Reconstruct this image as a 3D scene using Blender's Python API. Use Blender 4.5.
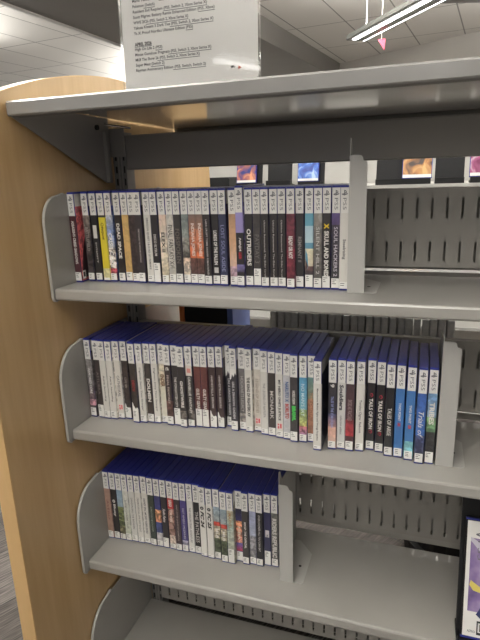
import bpy, bmesh, math, random
from mathutils import Vector, Matrix
for _o in list(bpy.data.objects): bpy.data.objects.remove(_o, do_unlink=True)
S = 0.001
scene = bpy.context.scene
COL = scene.collection
# ------------------------------------------------------------------ camera
cam_d = bpy.data.cameras.new('camera'); cam = bpy.data.objects.new('camera', cam_d); COL.objects.link(cam)
cam_d.sensor_fit = 'VERTICAL'; cam_d.sensor_height = 32.0; cam_d.lens = 533.28*32.0/640.0
cam_d.clip_start = 0.02; cam_d.clip_end = 60
_r = Vector((0.946167, 0.322104, -0.031881)); _u = Vector((-0.055033, 0.25715, 0.964803)); _f = Vector((-0.318965, 0.911111, -0.261033))
_m = Matrix((( _r.x, _u.x, -_f.x), (_r.y, _u.y, -_f.y), (_r.z, _u.z, -_f.z))).to_4x4()
_m.translation = Vector((625.775, -878.595, 189.832))*S
cam.matrix_world = _m
scene.camera = cam
# ------------------------------------------------------------------ world, lights, exposure
w = bpy.data.worlds.new('world'); scene.world = w; w.use_nodes = True
w.node_tree.nodes['Background'].inputs[0].default_value = (1.0, 0.96, 0.90, 1)
w.node_tree.nodes['Background'].inputs[1].default_value = 0.50
scene.view_settings.view_transform = 'Standard'; scene.view_settings.look = 'None'
scene.view_settings.gamma = 1; scene.view_settings.use_curve_mapping = False
scene.view_settings.exposure = -0.2
LAMP_DOWN = 24.0      # watts of one pendant, downward
LAMP_UP = 75.0

# ------------------------------------------------------------------ helpers
def lin(c):
    c = c/255.0
    return c/12.92 if c <= 0.04045 else ((c+0.055)/1.055)**2.4
def L(c): return (lin(c[0]), lin(c[1]), lin(c[2]), 1)

def mat(name, col, rough=0.5, metal=0.0, noise=0.0, scale=30, bump=0.0, bscale=200, spec=0.5, coat=0.0, stretch=(1,1,1)):
    m = bpy.data.materials.new(name); m.use_nodes = True
    nt = m.node_tree; b = nt.nodes['Principled BSDF']
    b.inputs['Base Color'].default_value = col; b.inputs['Roughness'].default_value = rough
    b.inputs['Metallic'].default_value = metal
    b.inputs['Specular IOR Level'].default_value = spec
    b.inputs['Coat Weight'].default_value = coat; b.inputs['Coat Roughness'].default_value = 0.15
    tc = nt.nodes.new('ShaderNodeTexCoord'); mp = nt.nodes.new('ShaderNodeMapping')
    mp.inputs['Scale'].default_value = stretch
    nt.links.new(tc.outputs['Object'], mp.inputs['Vector'])
    if noise > 0:
        n = nt.nodes.new('ShaderNodeTexNoise'); n.inputs['Scale'].default_value = scale; n.inputs['Detail'].default_value = 4
        nt.links.new(mp.outputs[0], n.inputs['Vector'])
        r = nt.nodes.new('ShaderNodeValToRGB')
        r.color_ramp.elements[0].position = 0.3; r.color_ramp.elements[1].position = 0.7
        r.color_ramp.elements[0].color = (col[0]*(1-noise), col[1]*(1-noise), col[2]*(1-noise), 1)
        r.color_ramp.elements[1].color = (min(1, col[0]*(1+noise)), min(1, col[1]*(1+noise)), min(1, col[2]*(1+noise)), 1)
        nt.links.new(n.outputs['Fac'], r.inputs[0]); nt.links.new(r.outputs[0], b.inputs['Base Color'])
    if bump > 0:
        n2 = nt.nodes.new('ShaderNodeTexNoise'); n2.inputs['Scale'].default_value = bscale
        nt.links.new(tc.outputs['Object'], n2.inputs['Vector'])
        bp = nt.nodes.new('ShaderNodeBump'); bp.inputs['Strength'].default_value = bump; bp.inputs['Distance'].default_value = 0.0008
        nt.links.new(n2.outputs['Fac'], bp.inputs['Height']); nt.links.new(bp.outputs[0], b.inputs['Normal'])
    return m

def emis(name, col, s):
    m = bpy.data.materials.new(name); m.use_nodes = True
    b = m.node_tree.nodes['Principled BSDF']
    b.inputs['Base Color'].default_value = (0.8, 0.8, 0.8, 1)
    b.inputs['Emission Color'].default_value = col; b.inputs['Emission Strength'].default_value = s
    return m

def attr_mat(name, rough=0.3, coat=0.4):
    # printed paper: colours from the print, with speckled artwork where 'art' > 0
    m = bpy.data.materials.new(name); m.use_nodes = True
    nt = m.node_tree; b = nt.nodes['Principled BSDF']
    a = nt.nodes.new('ShaderNodeAttribute'); a.attribute_name = 'print'
    oi = nt.nodes.new('ShaderNodeObjectInfo'); tc = nt.nodes.new('ShaderNodeTexCoord')
    ad = nt.nodes.new('ShaderNodeVectorMath'); ad.operation = 'ADD'
    cb = nt.nodes.new('ShaderNodeCombineXYZ')
    mu = nt.nodes.new('ShaderNodeMath'); mu.operation = 'MULTIPLY'; mu.inputs[1].default_value = 37.0
    nt.links.new(oi.outputs['Random'], mu.inputs[0])
    for i in range(3): nt.links.new(mu.outputs[0], cb.inputs[i])
    nt.links.new(tc.outputs['Object'], ad.inputs[0]); nt.links.new(cb.outputs[0], ad.inputs[1])
    n = nt.nodes.new('ShaderNodeTexNoise'); n.inputs['Scale'].default_value = 120; n.inputs['Detail'].default_value = 3; n.inputs['Distortion'].default_value = 0.6
    nt.links.new(ad.outputs[0], n.inputs['Vector'])
    rp = nt.nodes.new('ShaderNodeValToRGB')
    rp.color_ramp.elements[0].position = 0.40; rp.color_ramp.elements[0].color = (0.16, 0.14, 0.20, 1)
    _q = rp.color_ramp.elements.new(0.5); _q.color = (1.0, 0.9, 0.75, 1)
    rp.color_ramp.elements[2].position = 0.60; rp.color_ramp.elements[2].color = (2.1, 2.0, 2.0, 1)
    nt.links.new(n.outputs['Fac'], rp.inputs[0])
    mx = nt.nodes.new('ShaderNodeMix'); mx.data_type = 'RGBA'; mx.blend_type = 'MULTIPLY'
    nt.links.new(a.outputs['Alpha'], mx.inputs[0])
    nt.links.new(a.outputs['Color'], mx.inputs[6]); nt.links.new(rp.outputs[0], mx.inputs[7])
    nt.links.new(mx.outputs[2], b.inputs['Base Color'])
    b.inputs['Roughness'].default_value = rough; b.inputs['Coat Weight'].default_value = coat; b.inputs['Coat Roughness'].default_value = 0.12
    return m

M = {}
M['shelf'] = mat('grey shelf paint', (0.335, 0.325, 0.30, 1), 0.32, noise=0.04, scale=9, bump=0.05, bscale=700, coat=0.5)
M['panel'] = mat('grey panel paint', (0.31, 0.295, 0.27, 1), 0.42, noise=0.04, scale=7, bump=0.1, bscale=700, coat=0.1)
M['bookend'] = mat('bookend paint', (0.43, 0.425, 0.405, 1), 0.42, noise=0.03, scale=14, bump=0.1, bscale=900)
M['canopy'] = mat('canopy paint', (0.215, 0.21, 0.20, 1), 0.25, noise=0.05, scale=5, coat=0.9, stretch=(1, 0.2, 1))
M['canopy'].node_tree.nodes['Principled BSDF'].inputs['Coat Roughness'].default_value = 0.12
M['post'] = mat('post paint', (0.20, 0.195, 0.185, 1), 0.35, noise=0.05, scale=12)
M['dark'] = mat('dark slot', (0.02, 0.02, 0.02, 1), 0.7)
M['black'] = mat('black plastic', (0.012, 0.012, 0.013, 1), 0.55, noise=0.1, scale=40, spec=0.25)
M['blue'] = mat('blue case plastic', (0.022, 0.031, 0.25, 1), 0.33, spec=0.4, coat=0.08, noise=0.12, scale=60)
M['edge_glint'] = mat('case edge glint', (0.06, 0.075, 0.26, 1), 0.10, coat=0.6)  # lighter, glossier blue standing in for glints along the case tops
M['print'] = attr_mat('printed sleeve')
M['white'] = mat('white print', (0.80, 0.79, 0.76, 1), 0.28, noise=0.02, scale=60, coat=0.3)
M['label'] = mat('white spine sticker', (0.84, 0.83, 0.80, 1), 0.4)
M['mark'] = mat('grey header ink', (0.13, 0.13, 0.15, 1), 0.4)
M['ink'] = mat('dark ink', (0.03, 0.03, 0.035, 1), 0.4)
M['ceil'] = None
M['metal'] = mat('bare steel', (0.55, 0.5, 0.45, 1), 0.25, metal=0.9)
M['lampbody'] = mat('lamp housing', (0.33, 0.34, 0.33, 1), 0.4)
M['glow'] = emis('lamp diffuser', (1, 0.99, 0.97, 1), 13.0)
M['red'] = emis('red lit plastic', (0.9, 0.06, 0.10, 1), 0.5); M['red'].node_tree.nodes['Principled BSDF'].inputs['Base Color'].default_value = (0.75, 0.08, 0.14, 1)
M['wall'] = mat('painted wall', (0.66, 0.64, 0.60, 1), 0.8, noise=0.02, scale=3)
M['soffit'] = mat('soffit paint', (0.27, 0.26, 0.245, 1), 0.8, noise=0.03, scale=2)
M['paper'] = mat('white paper', (0.85, 0.84, 0.81, 1), 0.6)

def ink(c, _c={}):
    k = tuple(c)
    if k not in _c: _c[k] = mat('ink', L(c), 0.35)
    return _c[k]

def acrylic():
    m = bpy.data.materials.new('clear acrylic'); m.use_nodes = True
    nt = m.node_tree; b = nt.nodes['Principled BSDF']
    b.inputs['Base Color'].default_value = (1, 1, 1, 1); b.inputs['Roughness'].default_value = 0.04
    b.inputs['Transmission Weight'].default_value = 1.0; b.inputs['IOR'].default_value = 1.3
    return m
M['acrylic'] = acrylic()

def wood(name, c0, c1, scale=2.0):
    m = bpy.data.materials.new(name); m.use_nodes = True
    nt = m.node_tree; b = nt.nodes['Principled BSDF']; b.inputs['Roughness'].default_value = 0.34
    b.inputs['Coat Weight'].default_value = 0.3; b.inputs['Coat Roughness'].default_value = 0.25
    tc = nt.nodes.new('ShaderNodeTexCoord'); mp = nt.nodes.new('ShaderNodeMapping'); mp.inputs['Scale'].default_value = (6, 6, 0.55)
    n = nt.nodes.new('ShaderNodeTexNoise'); n.inputs['Scale'].default_value = scale; n.inputs['Detail'].default_value = 6; n.inputs['Distortion'].default_value = 1.2
    n2 = nt.nodes.new('ShaderNodeTexNoise'); n2.inputs['Scale'].default_value = 18; n2.inputs['Detail'].default_value = 8
    nt.links.new(tc.outputs['Object'], mp.inputs[0]); nt.links.new(mp.outputs[0], n.inputs['Vector']); nt.links.new(mp.outputs[0], n2.inputs['Vector'])
    mm = nt.nodes.new('ShaderNodeMath'); mm.operation = 'MULTIPLY_ADD'; mm.inputs[1].default_value = 0.35
    nt.links.new(n2.outputs['Fac'], mm.inputs[0]); nt.links.new(n.outputs['Fac'], mm.inputs[2])
    r = nt.nodes.new('ShaderNodeValToRGB')
    r.color_ramp.elements[0].position = 0.45; r.color_ramp.elements[0].color = c0
    r.color_ramp.elements[1].position = 0.9; r.color_ramp.elements[1].color = c1
    nt.links.new(mm.outputs[0], r.inputs[0]); nt.links.new(r.outputs[0], b.inputs['Base Color'])
    return m
M['wood'] = wood('maple veneer', (0.50, 0.325, 0.145, 1), (0.62, 0.425, 0.215, 1))
M['woodedge'] = wood('maple edge band', (0.60, 0.385, 0.165, 1), (0.68, 0.45, 0.215, 1), 3)

# mesh builder in millimetres -------------------------------------------------
class MB:
    def __init__(s): s.bm = bmesh.new(); s.mi = 0
    def box(s, x0, x1, y0, y1, z0, z1, mi=0):
        v = [s.bm.verts.new((x*S, y*S, z*S)) for x in (x0, x1) for y in (y0, y1) for z in (z0, z1)]
        for f in ((0, 1, 3, 2), (4, 6, 7, 5), (0, 4, 5, 1), (2, 3, 7, 6), (0, 2, 6, 4), (1, 5, 7, 3)):
            s.bm.faces.new([v[i] for i in f]).material_index = mi
        return s
    def prism(s, pts, d0, d1, axis='X', mi=0):
        # polygon extruded along axis; pts are (a,b) in the two other axes
        def P(a, b, d):
            return {'X': (d, a, b), 'Y': (a, d, b), 'Z': (a, b, d)}[axis]
        A = [s.bm.verts.new(Vector(P(a, b, d0))*S) for a, b in pts]
        B = [s.bm.verts.new(Vector(P(a, b, d1))*S) for a, b in pts]
        n = len(pts)
        s.bm.faces.new(A).material_index = mi; s.bm.faces.new(B[::-1]).material_index = mi
        for i in range(n): s.bm.faces.new([A[i], B[i], B[(i+1) % n], A[(i+1) % n]]).material_index = mi
        return s
    def cyl(s, c, r, d0, d1, axis='X', n=14, mi=0):
        return s.prism([(c[0]+r*math.cos(2*math.pi*i/n), c[1]+r*math.sin(2*math.pi*i/n)) for i in range(n)], d0, d1, axis, mi)
    def tube(s, p, r, n=8):
        prev = None
        for i, q in enumerate(p):
            q = Vector(q); t = (Vector(p[min(i+1, len(p)-1)])-Vector(p[max(i-1, 0)])).normalized()
            a = t.orthogonal().normalized(); b = t.cross(a)
            ring = [s.bm.verts.new((q+a*r*math.cos(2*math.pi*k/n)+b*r*math.sin(2*math.pi*k/n))*S) for k in range(n)]
            if prev:
                for k in range(n): s.bm.faces.new([prev[k], prev[(k+1) % n], ring[(k+1) % n], ring[k]])
            else: s.bm.faces.new(ring[::-1])
            prev = ring
        s.bm.faces.new(prev); return s
    def bev(s, w, seg=2):
        bmesh.ops.bevel(s.bm, geom=list(s.bm.edges), offset=w*S, segments=seg, affect='EDGES', profile=0.5)
        return s
    def mesh(s, name, mats):
        bmesh.ops.recalc_face_normals(s.bm, faces=s.bm.faces[:])
        me = bpy.data.meshes.new(name); s.bm.to_mesh(me); s.bm.free()
        for m in (mats if isinstance(mats, (list, tuple)) else [mats]): me.materials.append(m)
        return me
    def build(s, name, mats, parent=None, loc=None):
        return link(name, s.mesh(name, mats), parent, loc)

def link(name, me, parent=None, loc=None):
    o = bpy.data.objects.new(name, me); COL.objects.link(o)
    if parent is not None: o.parent = parent
    if loc is not None: o.location = Vector(loc)*S
    return o
def empty(name, label, cat, loc=(0, 0, 0), group=None, rot=None):
    o = bpy.data.objects.new(name, None); COL.objects.link(o); o.location = Vector(loc)*S
    o.empty_display_size = 0.02
    if rot: o.rotation_euler = rot
    return tag(o, label, cat, group)
def tag(o, label=None, cat=None, group=None, kind=None):
    if label: o['label'] = label
    if cat: o['category'] = cat
    if group: o['group'] = group
    if kind: o['kind'] = kind
    return o
def copy_tree(o, parent=None):
    c = o.copy(); COL.objects.link(c)
    if parent is not None: c.parent = parent
    for ch in list(o.children): copy_tree(ch, c)
    return c

_tc = {}
def text_mesh(txt, m, bold=0.0, shear=0.0):
    """flat lettering as a mesh; returns mesh + bounds (in font units)"""
    cu = bpy.data.curves.new('lettering', 'FONT'); cu.body = txt; cu.size = 1.0; cu.resolution_u = 2
    cu.offset = bold+0.008; cu.shear = shear
    o = bpy.data.objects.new('lettering', cu); COL.objects.link(o)
    bpy.context.view_layer.update()
    dg = bpy.context.evaluated_depsgraph_get()
    me = bpy.data.meshes.new_from_object(o.evaluated_get(dg))
    bpy.data.objects.remove(o, do_unlink=True); bpy.data.curves.remove(cu)
    me.materials.clear(); me.materials.append(m)
    xs = [v.co.x for v in me.vertices]; ys = [v.co.y for v in me.vertices]
    return me, (min(xs), max(xs), min(ys), max(ys))
def fit_text(me, b, fn):
    w = max(b[1]-b[0], 1e-6); h = max(b[3]-b[2], 1e-6)
    for v in me.vertices:
        v.co = Vector(fn((v.co.x-b[0])/w, (v.co.y-b[2])/h))*S
    return me
def spine_text(txt, m, x0, x1, zt, zb, y, bold=0.012, shear=0.0):
    """reads from top to bottom; letters' tops point to +X"""
    me, b = text_mesh(txt, m, bold, shear)
    return fit_text(me, b, lambda u, v: (x0+(x1-x0)*v, y, zt+(zb-zt)*u))
def face_text(txt, m, x0, x1, z0, z1, y, bold=0.0):
    me, b = text_mesh(txt, m, bold)
    return fit_text(me, b, lambda u, v: (x0+(x1-x0)*u, y, z0+(z1-z0)*v))

# ------------------------------------------------------------------ the setting
Z = [0.0, -283.7, -588.5, -889.0]      # the four shelf surfaces
FLOOR = -985.0; CEIL = 1900.0
YF = -82.3                              # front edge of the shelves
XL = -11.5; XR = 906.0
def carpet():
    m = bpy.data.materials.new('carpet planks'); m.use_nodes = True
    nt = m.node_tree; b = nt.nodes['Principled BSDF']; b.inputs['Roughness'].default_value = 0.95
    tc = nt.nodes.new('ShaderNodeTexCoord'); mp = nt.nodes.new('ShaderNodeMapping'); mp.inputs['Rotation'].default_value = (0, 0, math.radians(-62)); 
    nt.links.new(tc.outputs['Object'], mp.inputs[0])
    br = nt.nodes.new('ShaderNodeTexBrick'); br.inputs['Scale'].default_value = 1.0; br.inputs['Brick Width'].default_value = 0.9; br.inputs['Row Height'].default_value = 0.23
    br.inputs['Mortar Size'].default_value = 0.002
    br.inputs['Color1'].default_value = (0.075, 0.068, 0.064, 1); br.inputs['Color2'].default_value = (0.15, 0.14, 0.135, 1); br.inputs['Mortar'].default_value = (0.06, 0.06, 0.06, 1)
    mp2 = nt.nodes.new('ShaderNodeMapping'); mp2.inputs['Scale'].default_value = (3, 60, 3); nt.links.new(mp.outputs[0], mp2.inputs[0])
    n = nt.nodes.new('ShaderNodeTexNoise'); n.inputs['Scale'].default_value = 4; n.inputs['Detail'].default_value = 4
    nt.links.new(mp.outputs[0], br.inputs['Vector']); nt.links.new(mp2.outputs[0], n.inputs['Vector'])
    r = nt.nodes.new('ShaderNodeValToRGB'); r.color_ramp.elements[0].position = 0.35; r.color_ramp.elements[0].color = (0.5, 0.5, 0.5, 1); r.color_ramp.elements[1].position = 0.65; r.color_ramp.elements[1].color = (1.7, 1.65, 1.6, 1)
    mx = nt.nodes.new('ShaderNodeMix'); mx.data_type = 'RGBA'; mx.blend_type = 'MULTIPLY'; mx.inputs[0].default_value = 1
    nt.links.new(n.outputs['Fac'], r.inputs[0]); nt.links.new(br.outputs['Color'], mx.inputs[6]); nt.links.new(r.outputs[0], mx.inputs[7])
    nt.links.new(mx.outputs[2], b.inputs['Base Color'])
    return m
fl = MB().box(-7000, 8000, -8000, 12500, FLOOR-60, FLOOR).build('floor', carpet()); tag(fl, kind='structure')
def ceiling_mat():
    m = bpy.data.materials.new('ceiling tiles'); m.use_nodes = True
    nt = m.node_tree; b = nt.nodes['Principled BSDF']; b.inputs['Roughness'].default_value = 0.9
    tc = nt.nodes.new('ShaderNodeTexCoord')
    br = nt.nodes.new('ShaderNodeTexBrick'); br.offset = 0.0; br.inputs['Scale'].default_value = 1.0
    br.inputs['Brick Width'].default_value = 0.61; br.inputs['Row Height'].default_value = 1.22; br.inputs['Mortar Size'].default_value = 0.009
    br.inputs['Mortar Smooth'].default_value = 0.3
    br.inputs['Color1'].default_value = (0.82, 0.80, 0.76, 1); br.inputs['Color2'].default_value = (0.86, 0.84, 0.80, 1); br.inputs['Mortar'].default_value = (0.36, 0.35, 0.33, 1)
    nt.links.new(tc.outputs['Object'], br.inputs['Vector']); nt.links.new(br.outputs['Color'], b.inputs['Base Color'])
    return m
ce = MB().box(-9000, 9000, -9000, 13000, 0, 60).build('ceiling', ceiling_mat()); tag(ce, kind='structure')
ce.location = Vector((151, 0, CEIL))*S; ce.rotation_euler = (0, 0, math.radians(-6.5))
ce.location.x = (151-5521*math.tan(math.radians(6.5)))*S
def wall_between(name, a, b, th=120):
    a = Vector(a); b = Vector(b); d = (b-a); ln = d.length; ang = math.atan2(d.y, d.x)
    o = MB().box(0, ln, 0, th, FLOOR, CEIL).build(name, M['wall'], None, (a.x, a.y, 0)); o.rotation_euler = (0, 0, ang)
    return tag(o, kind='structure')
wall_between('wall_back', (-6900, 12400), (7900, 3160))
# dropped soffit running across the ceiling, with a white edge trim
so = MB().prism([(-2830, 3000), (-1520, 3000), (-760, 9200), (-2530, 9300)], CEIL-240, CEIL, 'Z').build('trim_1', M['soffit']); tag(so, kind='structure')
st = MB().prism([(-2860, 3000), (-2830, 3000), (-2530, 9300), (-2560, 9300)], CEIL-260, CEIL, 'Z').build('trim_2', M['label']); tag(st, kind='structure')

# pendant lamps -------------------------------------------------------------
def make_pendant(label, x, y, az, length, z, energy=1.0, down=True):
    """one linear pendant; (x,y) is its near-left end, az measured from +Y towards +X"""
    t = empty('pendant_lamp', label, 'ceiling lamp', (x, y, z), 'linear pendant lamps', (0, 0, -az))
    prof = [(-95, 0), (-80, 44), (-40, 62), (40, 62), (80, 44), (95, 0), (84, -8), (-84, -8)]
    MB().prism(prof, 0, length, 'Y').build('housing', M['lampbody'], t)
    MB().box(-56, -18, 60, length-60, -14, -8).build('diffuser', M['glow'], t)
    MB().box(84, 93, 0, length, -9, -2).build('edge_diffuser', M['glow'], t)
    for yy in (220, length-220):
        MB().cyl((0, yy), 4, 50, CEIL-z, 'Z', 8).build('suspension_rod', M['label'], t)
    for sgn, e in ((-1, LAMP_DOWN), (1, LAMP_UP)):
        ld = bpy.data.lights.new('pendant_light', 'AREA'); ld.shape = 'RECTANGLE'; ld.size = 0.12; ld.size_y = length*S
        ld.energy = e*energy; ld.color = (1, 0.965, 0.91)
        lo = bpy.data.objects.new('lamp_light', ld); COL.objects.link(lo); lo.parent = t
        lo.location = (0, length*S/2, -0.03 if sgn < 0 else 0.07)
        if sgn > 0: lo.rotation_euler = (math.pi, 0, 0)
    return t
AZ = math.radians(-34)
dx, dy = math.sin(AZ), math.cos(AZ)
def pend(px, py, length, label, e=1.0):
    # px,py = near end; runs away along AZ
    return make_pendant(label, px, py, AZ, length, 1400, e)
vis_end = Vector((-103, 4778))
pend(-103-dx*3600, 4778-dy*3600, 3600, 'grey linear pendant lamp with a bright strip, seen above the canopy at top right')
pend(1000, -2600, 3600, 'linear pendant lamp over the aisle in front of the shelves', 1.5)
pend(-600, 200, 2400, 'linear pendant lamp over the wooden end panel, above the picture', 0.5)
pend(1700, 250, 2500, 'added linear pendant lamp out of view, brightening the aisle behind the bookcase', 0.9)  # extra lamp out of frame, added to light the far side
pend(890+30, -6660, 3600, 'linear pendant lamp far behind the viewer, mirrored in the acrylic sign', 1.0)
pend(3600, 2300, 3600, 'linear pendant lamp far right beyond the shelves', 2.0)
pend(-2600, 6400, 3600, 'linear pendant lamp far left beyond the soffit', 2.2)
pend(-3000, 2200, 3000, 'linear pendant lamp left of the wooden end panel', 0.55)
# dark cross bar that leaves the visible lamp to the right
cb = empty('ceiling_bar', 'dark grey bar running right from the pendant lamp at the top edge', 'ceiling bar', (480, 3790, 1400), rot=(0, 0, math.radians(20)))
MB().prism([(-60, 0), (60, 0), (40, 45), (-40, 45)], 0, 1500, 'X').build('bar', M['post'], cb)
MB().cyl((300, 0), 4, 45, CEIL-1400, 'Z', 8).build('suspension_rod', M['label'], cb)
rp = MB().prism([(-34, 0), (34, 0), (26, -92)], -15, 15, 'Y').build('warning_light', M['red'], None, (158, 4600, 1343))
tag(rp, 'small red triangular lit sign hanging below the pendant lamp', 'sign')
MB().cyl((0, 0), 3, 0, CEIL-1343, 'Z', 6).build('suspension_rod', M['label'], rp)
sp = MB().cyl((0, 0), 45, -14, 0, 'Z', 16).build('sprinkler', M['lampbody'], None, (-3250, 7000, CEIL)); tag(sp, 'small round sprinkler head on the ceiling at left', 'sprinkler')

# ------------------------------------------------------------------ the bookcase
YC = 172.0
# wooden end panel
def arch(y): return 396-4.6e-4*(y-240)**2
pts = [(-244, FLOOR), (724, FLOOR)] + [(y, arch(y)) for y in [724-968*i/40 for i in range(41)]]
ep = empty('end_panel', 'light maple wooden end panel with an arched top, closing the left of the shelves', 'end panel')
MB().prism(pts, -50, -20, 'X').build('board', M['wood'], ep)
pts2 = [(y, arch(y)) for y in [-244+968*i/40 for i in range(41)]]
e = MB()
e.box(-50.6, -19.4, -246.5, -244, FLOOR, arch(-244))
for i in range(40):
    (a, b), (c, d) = pts2[i], pts2[i+1]
    e.prism([(a, b), (c, d), (c, d+2.2), (a, b+2.2)], -50.6, -19.4, 'X')
e.build('edge_band', M['woodedge'], ep)

# uprights
def upright(x, label):
    t = empty('upright_post', label, 'shelf post', (x, 0, 0), 'steel uprights of the bookcase')
    m = MB(); m.box(-15, 15, 156, 158.5, FLOOR, 285); m.box(-15, -12.5, 158.5, 186, FLOOR, 285); m.box(12.5, 15, 158.5, 186, FLOOR, 285); m.box(-15, 15, 186, 188.5, FLOOR, 285)
    m.build('post', M['post'], t)
    m = MB(); m.box(-3, -1, 153.5, 156, FLOOR+30, 284); m.box(4.5, 6.5, 153.5, 156, FLOOR+30, 284); m.build('rib', M['panel'], t)
    m = MB(); z = -940
    while z < 275:
        m.box(-10.5, -6.5, 155.3, 156.2, z, z+14); m.box(9, 12, 155.3, 156.2, z, z+14); z += 25.4
    m.build('slot_column', M['dark'], t)
upright(5, 'grey slotted steel upright at the left, beside the wooden end panel')
upright(XR+8, 'grey slotted steel upright outside the right of the picture')

def bracket_profile(zt, rad, y0=-85, zb=-24, yb=156):
    p = [(yb, zb+18), (yb, zt), (y0+rad+20, zt)]
    for i in range(0, 11):
        a = math.pi/2+math.pi/2*i/10
        p.append((y0+rad+rad*math.cos(a)*1.0, zt-4-rad*1.15+rad*1.15*math.sin(a)))
    for i in range(0, 5):
        a = math.pi+math.pi/2*i/4
        p.append((y0+8+8*math.cos(a), zb+8+8*math.sin(a)))
    p.append((120, zb))
    return p
def shelf(z, label, rad, y0, far=False):
    """deep flat shelf with rolled front lip and a bracket at each end"""
    t = empty('metal_shelf', label, 'shelf', (0, 0, z), 'adjustable metal shelves')
    if far: t.location.y = 2*YC*S; t.scale = (1, -1, 1)
    m = MB()
    prof = [(150, 0), (YF+4, 0), (YF+1.4, -1.2), (YF, -4), (YF, -18), (YF+2, -21), (YF+6, -22), (YF+22, -22), (YF+22, -20), (YF+8, -20), (YF+3.5, -16), (YF+3.5, -4.5), (YF+6, -2.4), (147, -2.4), (147, -14), (150, -14)]
    m.prism(prof, XL+1, XR-1, 'X').build('shelf_board', M['shelf'], t)
    for x, s in ((XL, -1), (XR, 1)):
        bp = bracket_profile(168, rad, y0)
        m = MB(); m.prism(bp, x, x+1.6*s, 'X')
        b = m.build('end_bracket', M['shelf'], t)
        # folded rim along the front edge of the bracket
        m = MB(); q = bp[2:-1]
        for i in range(len(q)-1):
            a = Vector((q[i][0], q[i][1])); c = Vector((q[i+1][0], q[i+1][1])); d = c-a
            if d.length < 0.01: continue
            n = Vector((-d.y, d.x)).normalized()*1.6
            m.prism([tuple(a), tuple(c), tuple(c-n), tuple(a-n)], x, x+5.5*s, 'X')
        m.build('bracket_rim', M['bookend'], b)
    return t
names = ['top shelf', 'middle shelf', 'third shelf', 'lowest shelf']
shelf(Z[0], 'grey metal shelf holding the top row of game cases', 42, -85)
shelf(Z[1], 'grey metal shelf holding the middle row of game cases', 56, -93)
shelf(Z[2], 'grey metal shelf with a short row of cases and a wide empty stretch', 62, -96)
shelf(Z[3], 'empty grey base shelf at the bottom of the picture', 66, -101)
for k in range(4):
    shelf(Z[k], 'grey metal shelf on the far side of the bookcase, behind the %s' % names[k], 50, -85, True)

def slotted_panel(z, zb, phase, label, far=False):
    t = empty('back_panel', label, 'back panel', (0, 0, z), 'slotted back panels')
    m = MB(); x0, x1 = 21, XR-8; y0, y1 = (190.4, 192) if far else (152, 153.6)
    bands = [(zb, zb+11), (zb+47, zb+89), (zb+125, zb+143)]
    for a, b in bands: m.box(x0, x1, y0, y1, a, b)
    xs = []; x = x0+8+(phase-x0-8) % 25.4
    while x < x1-10: xs.append(x); x += 25.4
    for a, b in ((zb+11, zb+47), (zb+89, zb+125)):
        e = x0
        for q in xs: m.box(e, q-2, y0, y1, a, b); e = q+2
        m.box(e, x1, y0, y1, a, b)
    m.build('slotted_sheet', M['panel'], t)
    ya, yb = (y0-12, y0) if far else (y1, y1+12)
    m = MB(); m.box(x0, x1, ya, yb, zb+141.5, zb+143); m.box(x0, x1, ya, yb, zb, zb+1.5); m.build('folded_edge', M['panel'], t)
    return t
slotted_panel(Z[0], 16, 534, 'grey slotted back panel behind the top row of cases')
slotted_panel(Z[1], 20, 530, 'grey slotted back panel behind the middle row of cases')
slotted_panel(Z[2], 30, 394, 'grey slotted back panel with bright slots above the empty stretch of shelf')
slotted_panel(Z[3], 10, 400, 'grey slotted back panel above the base shelf at the bottom')

slotted_panel(Z[0], 8, 545.5, 'grey slotted panel on the far side, behind the top row panel', True)
slotted_panel(Z[1], 12, 542, 'grey slotted panel on the far side, behind the middle row panel', True)
slotted_panel(Z[2], 22, 385.5, 'grey slotted panel on the far side, behind the panel with bright slots', True)
slotted_panel(Z[3], 4, 413, 'grey slotted panel on the far side, behind the lowest panel', True)

# canopy
ct = empty('canopy_shelf', 'wide dark grey metal canopy over the bookcase, holding the paper sign', 'canopy', (0, 0, 0))
ZT = 316.5; YCF = -138.4
m = MB()
prof = [(YC, ZT), (YCF+3, ZT), (YCF, ZT-3), (YCF, ZT-21), (YCF+2, ZT-23.5), (YCF+26, ZT-23.5), (YCF+26, ZT-21.5), (YCF+4, ZT-21), (YCF+3, ZT-4), (YCF+5, ZT-2.4), (YC, ZT-2.4)]
m.prism(prof, XL-4, XR+4, 'X').build('canopy_board', M['canopy'], ct)
far = [(2*YC-a, b) for a, b in prof]
MB().prism(far, XL-4, XR+4, 'X').build('canopy_board', M['canopy'], ct)
for x, s in ((XL, -1), (XR, 1)):
    b = MB().prism([(YCF+6, ZT-22), (YCF+6, ZT-24), (124, 186), (130, 184), (150, 184), (150, ZT-3), (YCF+28, ZT-3)], x, x+2*s, 'X').build('canopy_bracket', M['panel'], ct)
    MB().box(x, x+8*s*-1, 126, 131, 186, 285).build('bracket_flange', M['shelf'], b)
MB().prism([(160, 209), (158, 212), (158, 276), (160, 279), (163, 279), (163, 209)], 22, XR-8, 'X').build('back_rail', M['panel'], ct)
MB().box(XL, 24, 150, 152, 236, ZT-24).build('reflection_blocker', M['panel'], ct)  # plate added to close the gap and keep the underside reflection dark here
MB().tube([(-2, 120, 300), (6, 130, 297), (40, 152, 292)], 2.4).build('brace_rod', M['metal'], ct)
MB().cyl((100, 292), 5, -9, -4, 'X', 12).build('rivet', M['dark'], ct)

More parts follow.
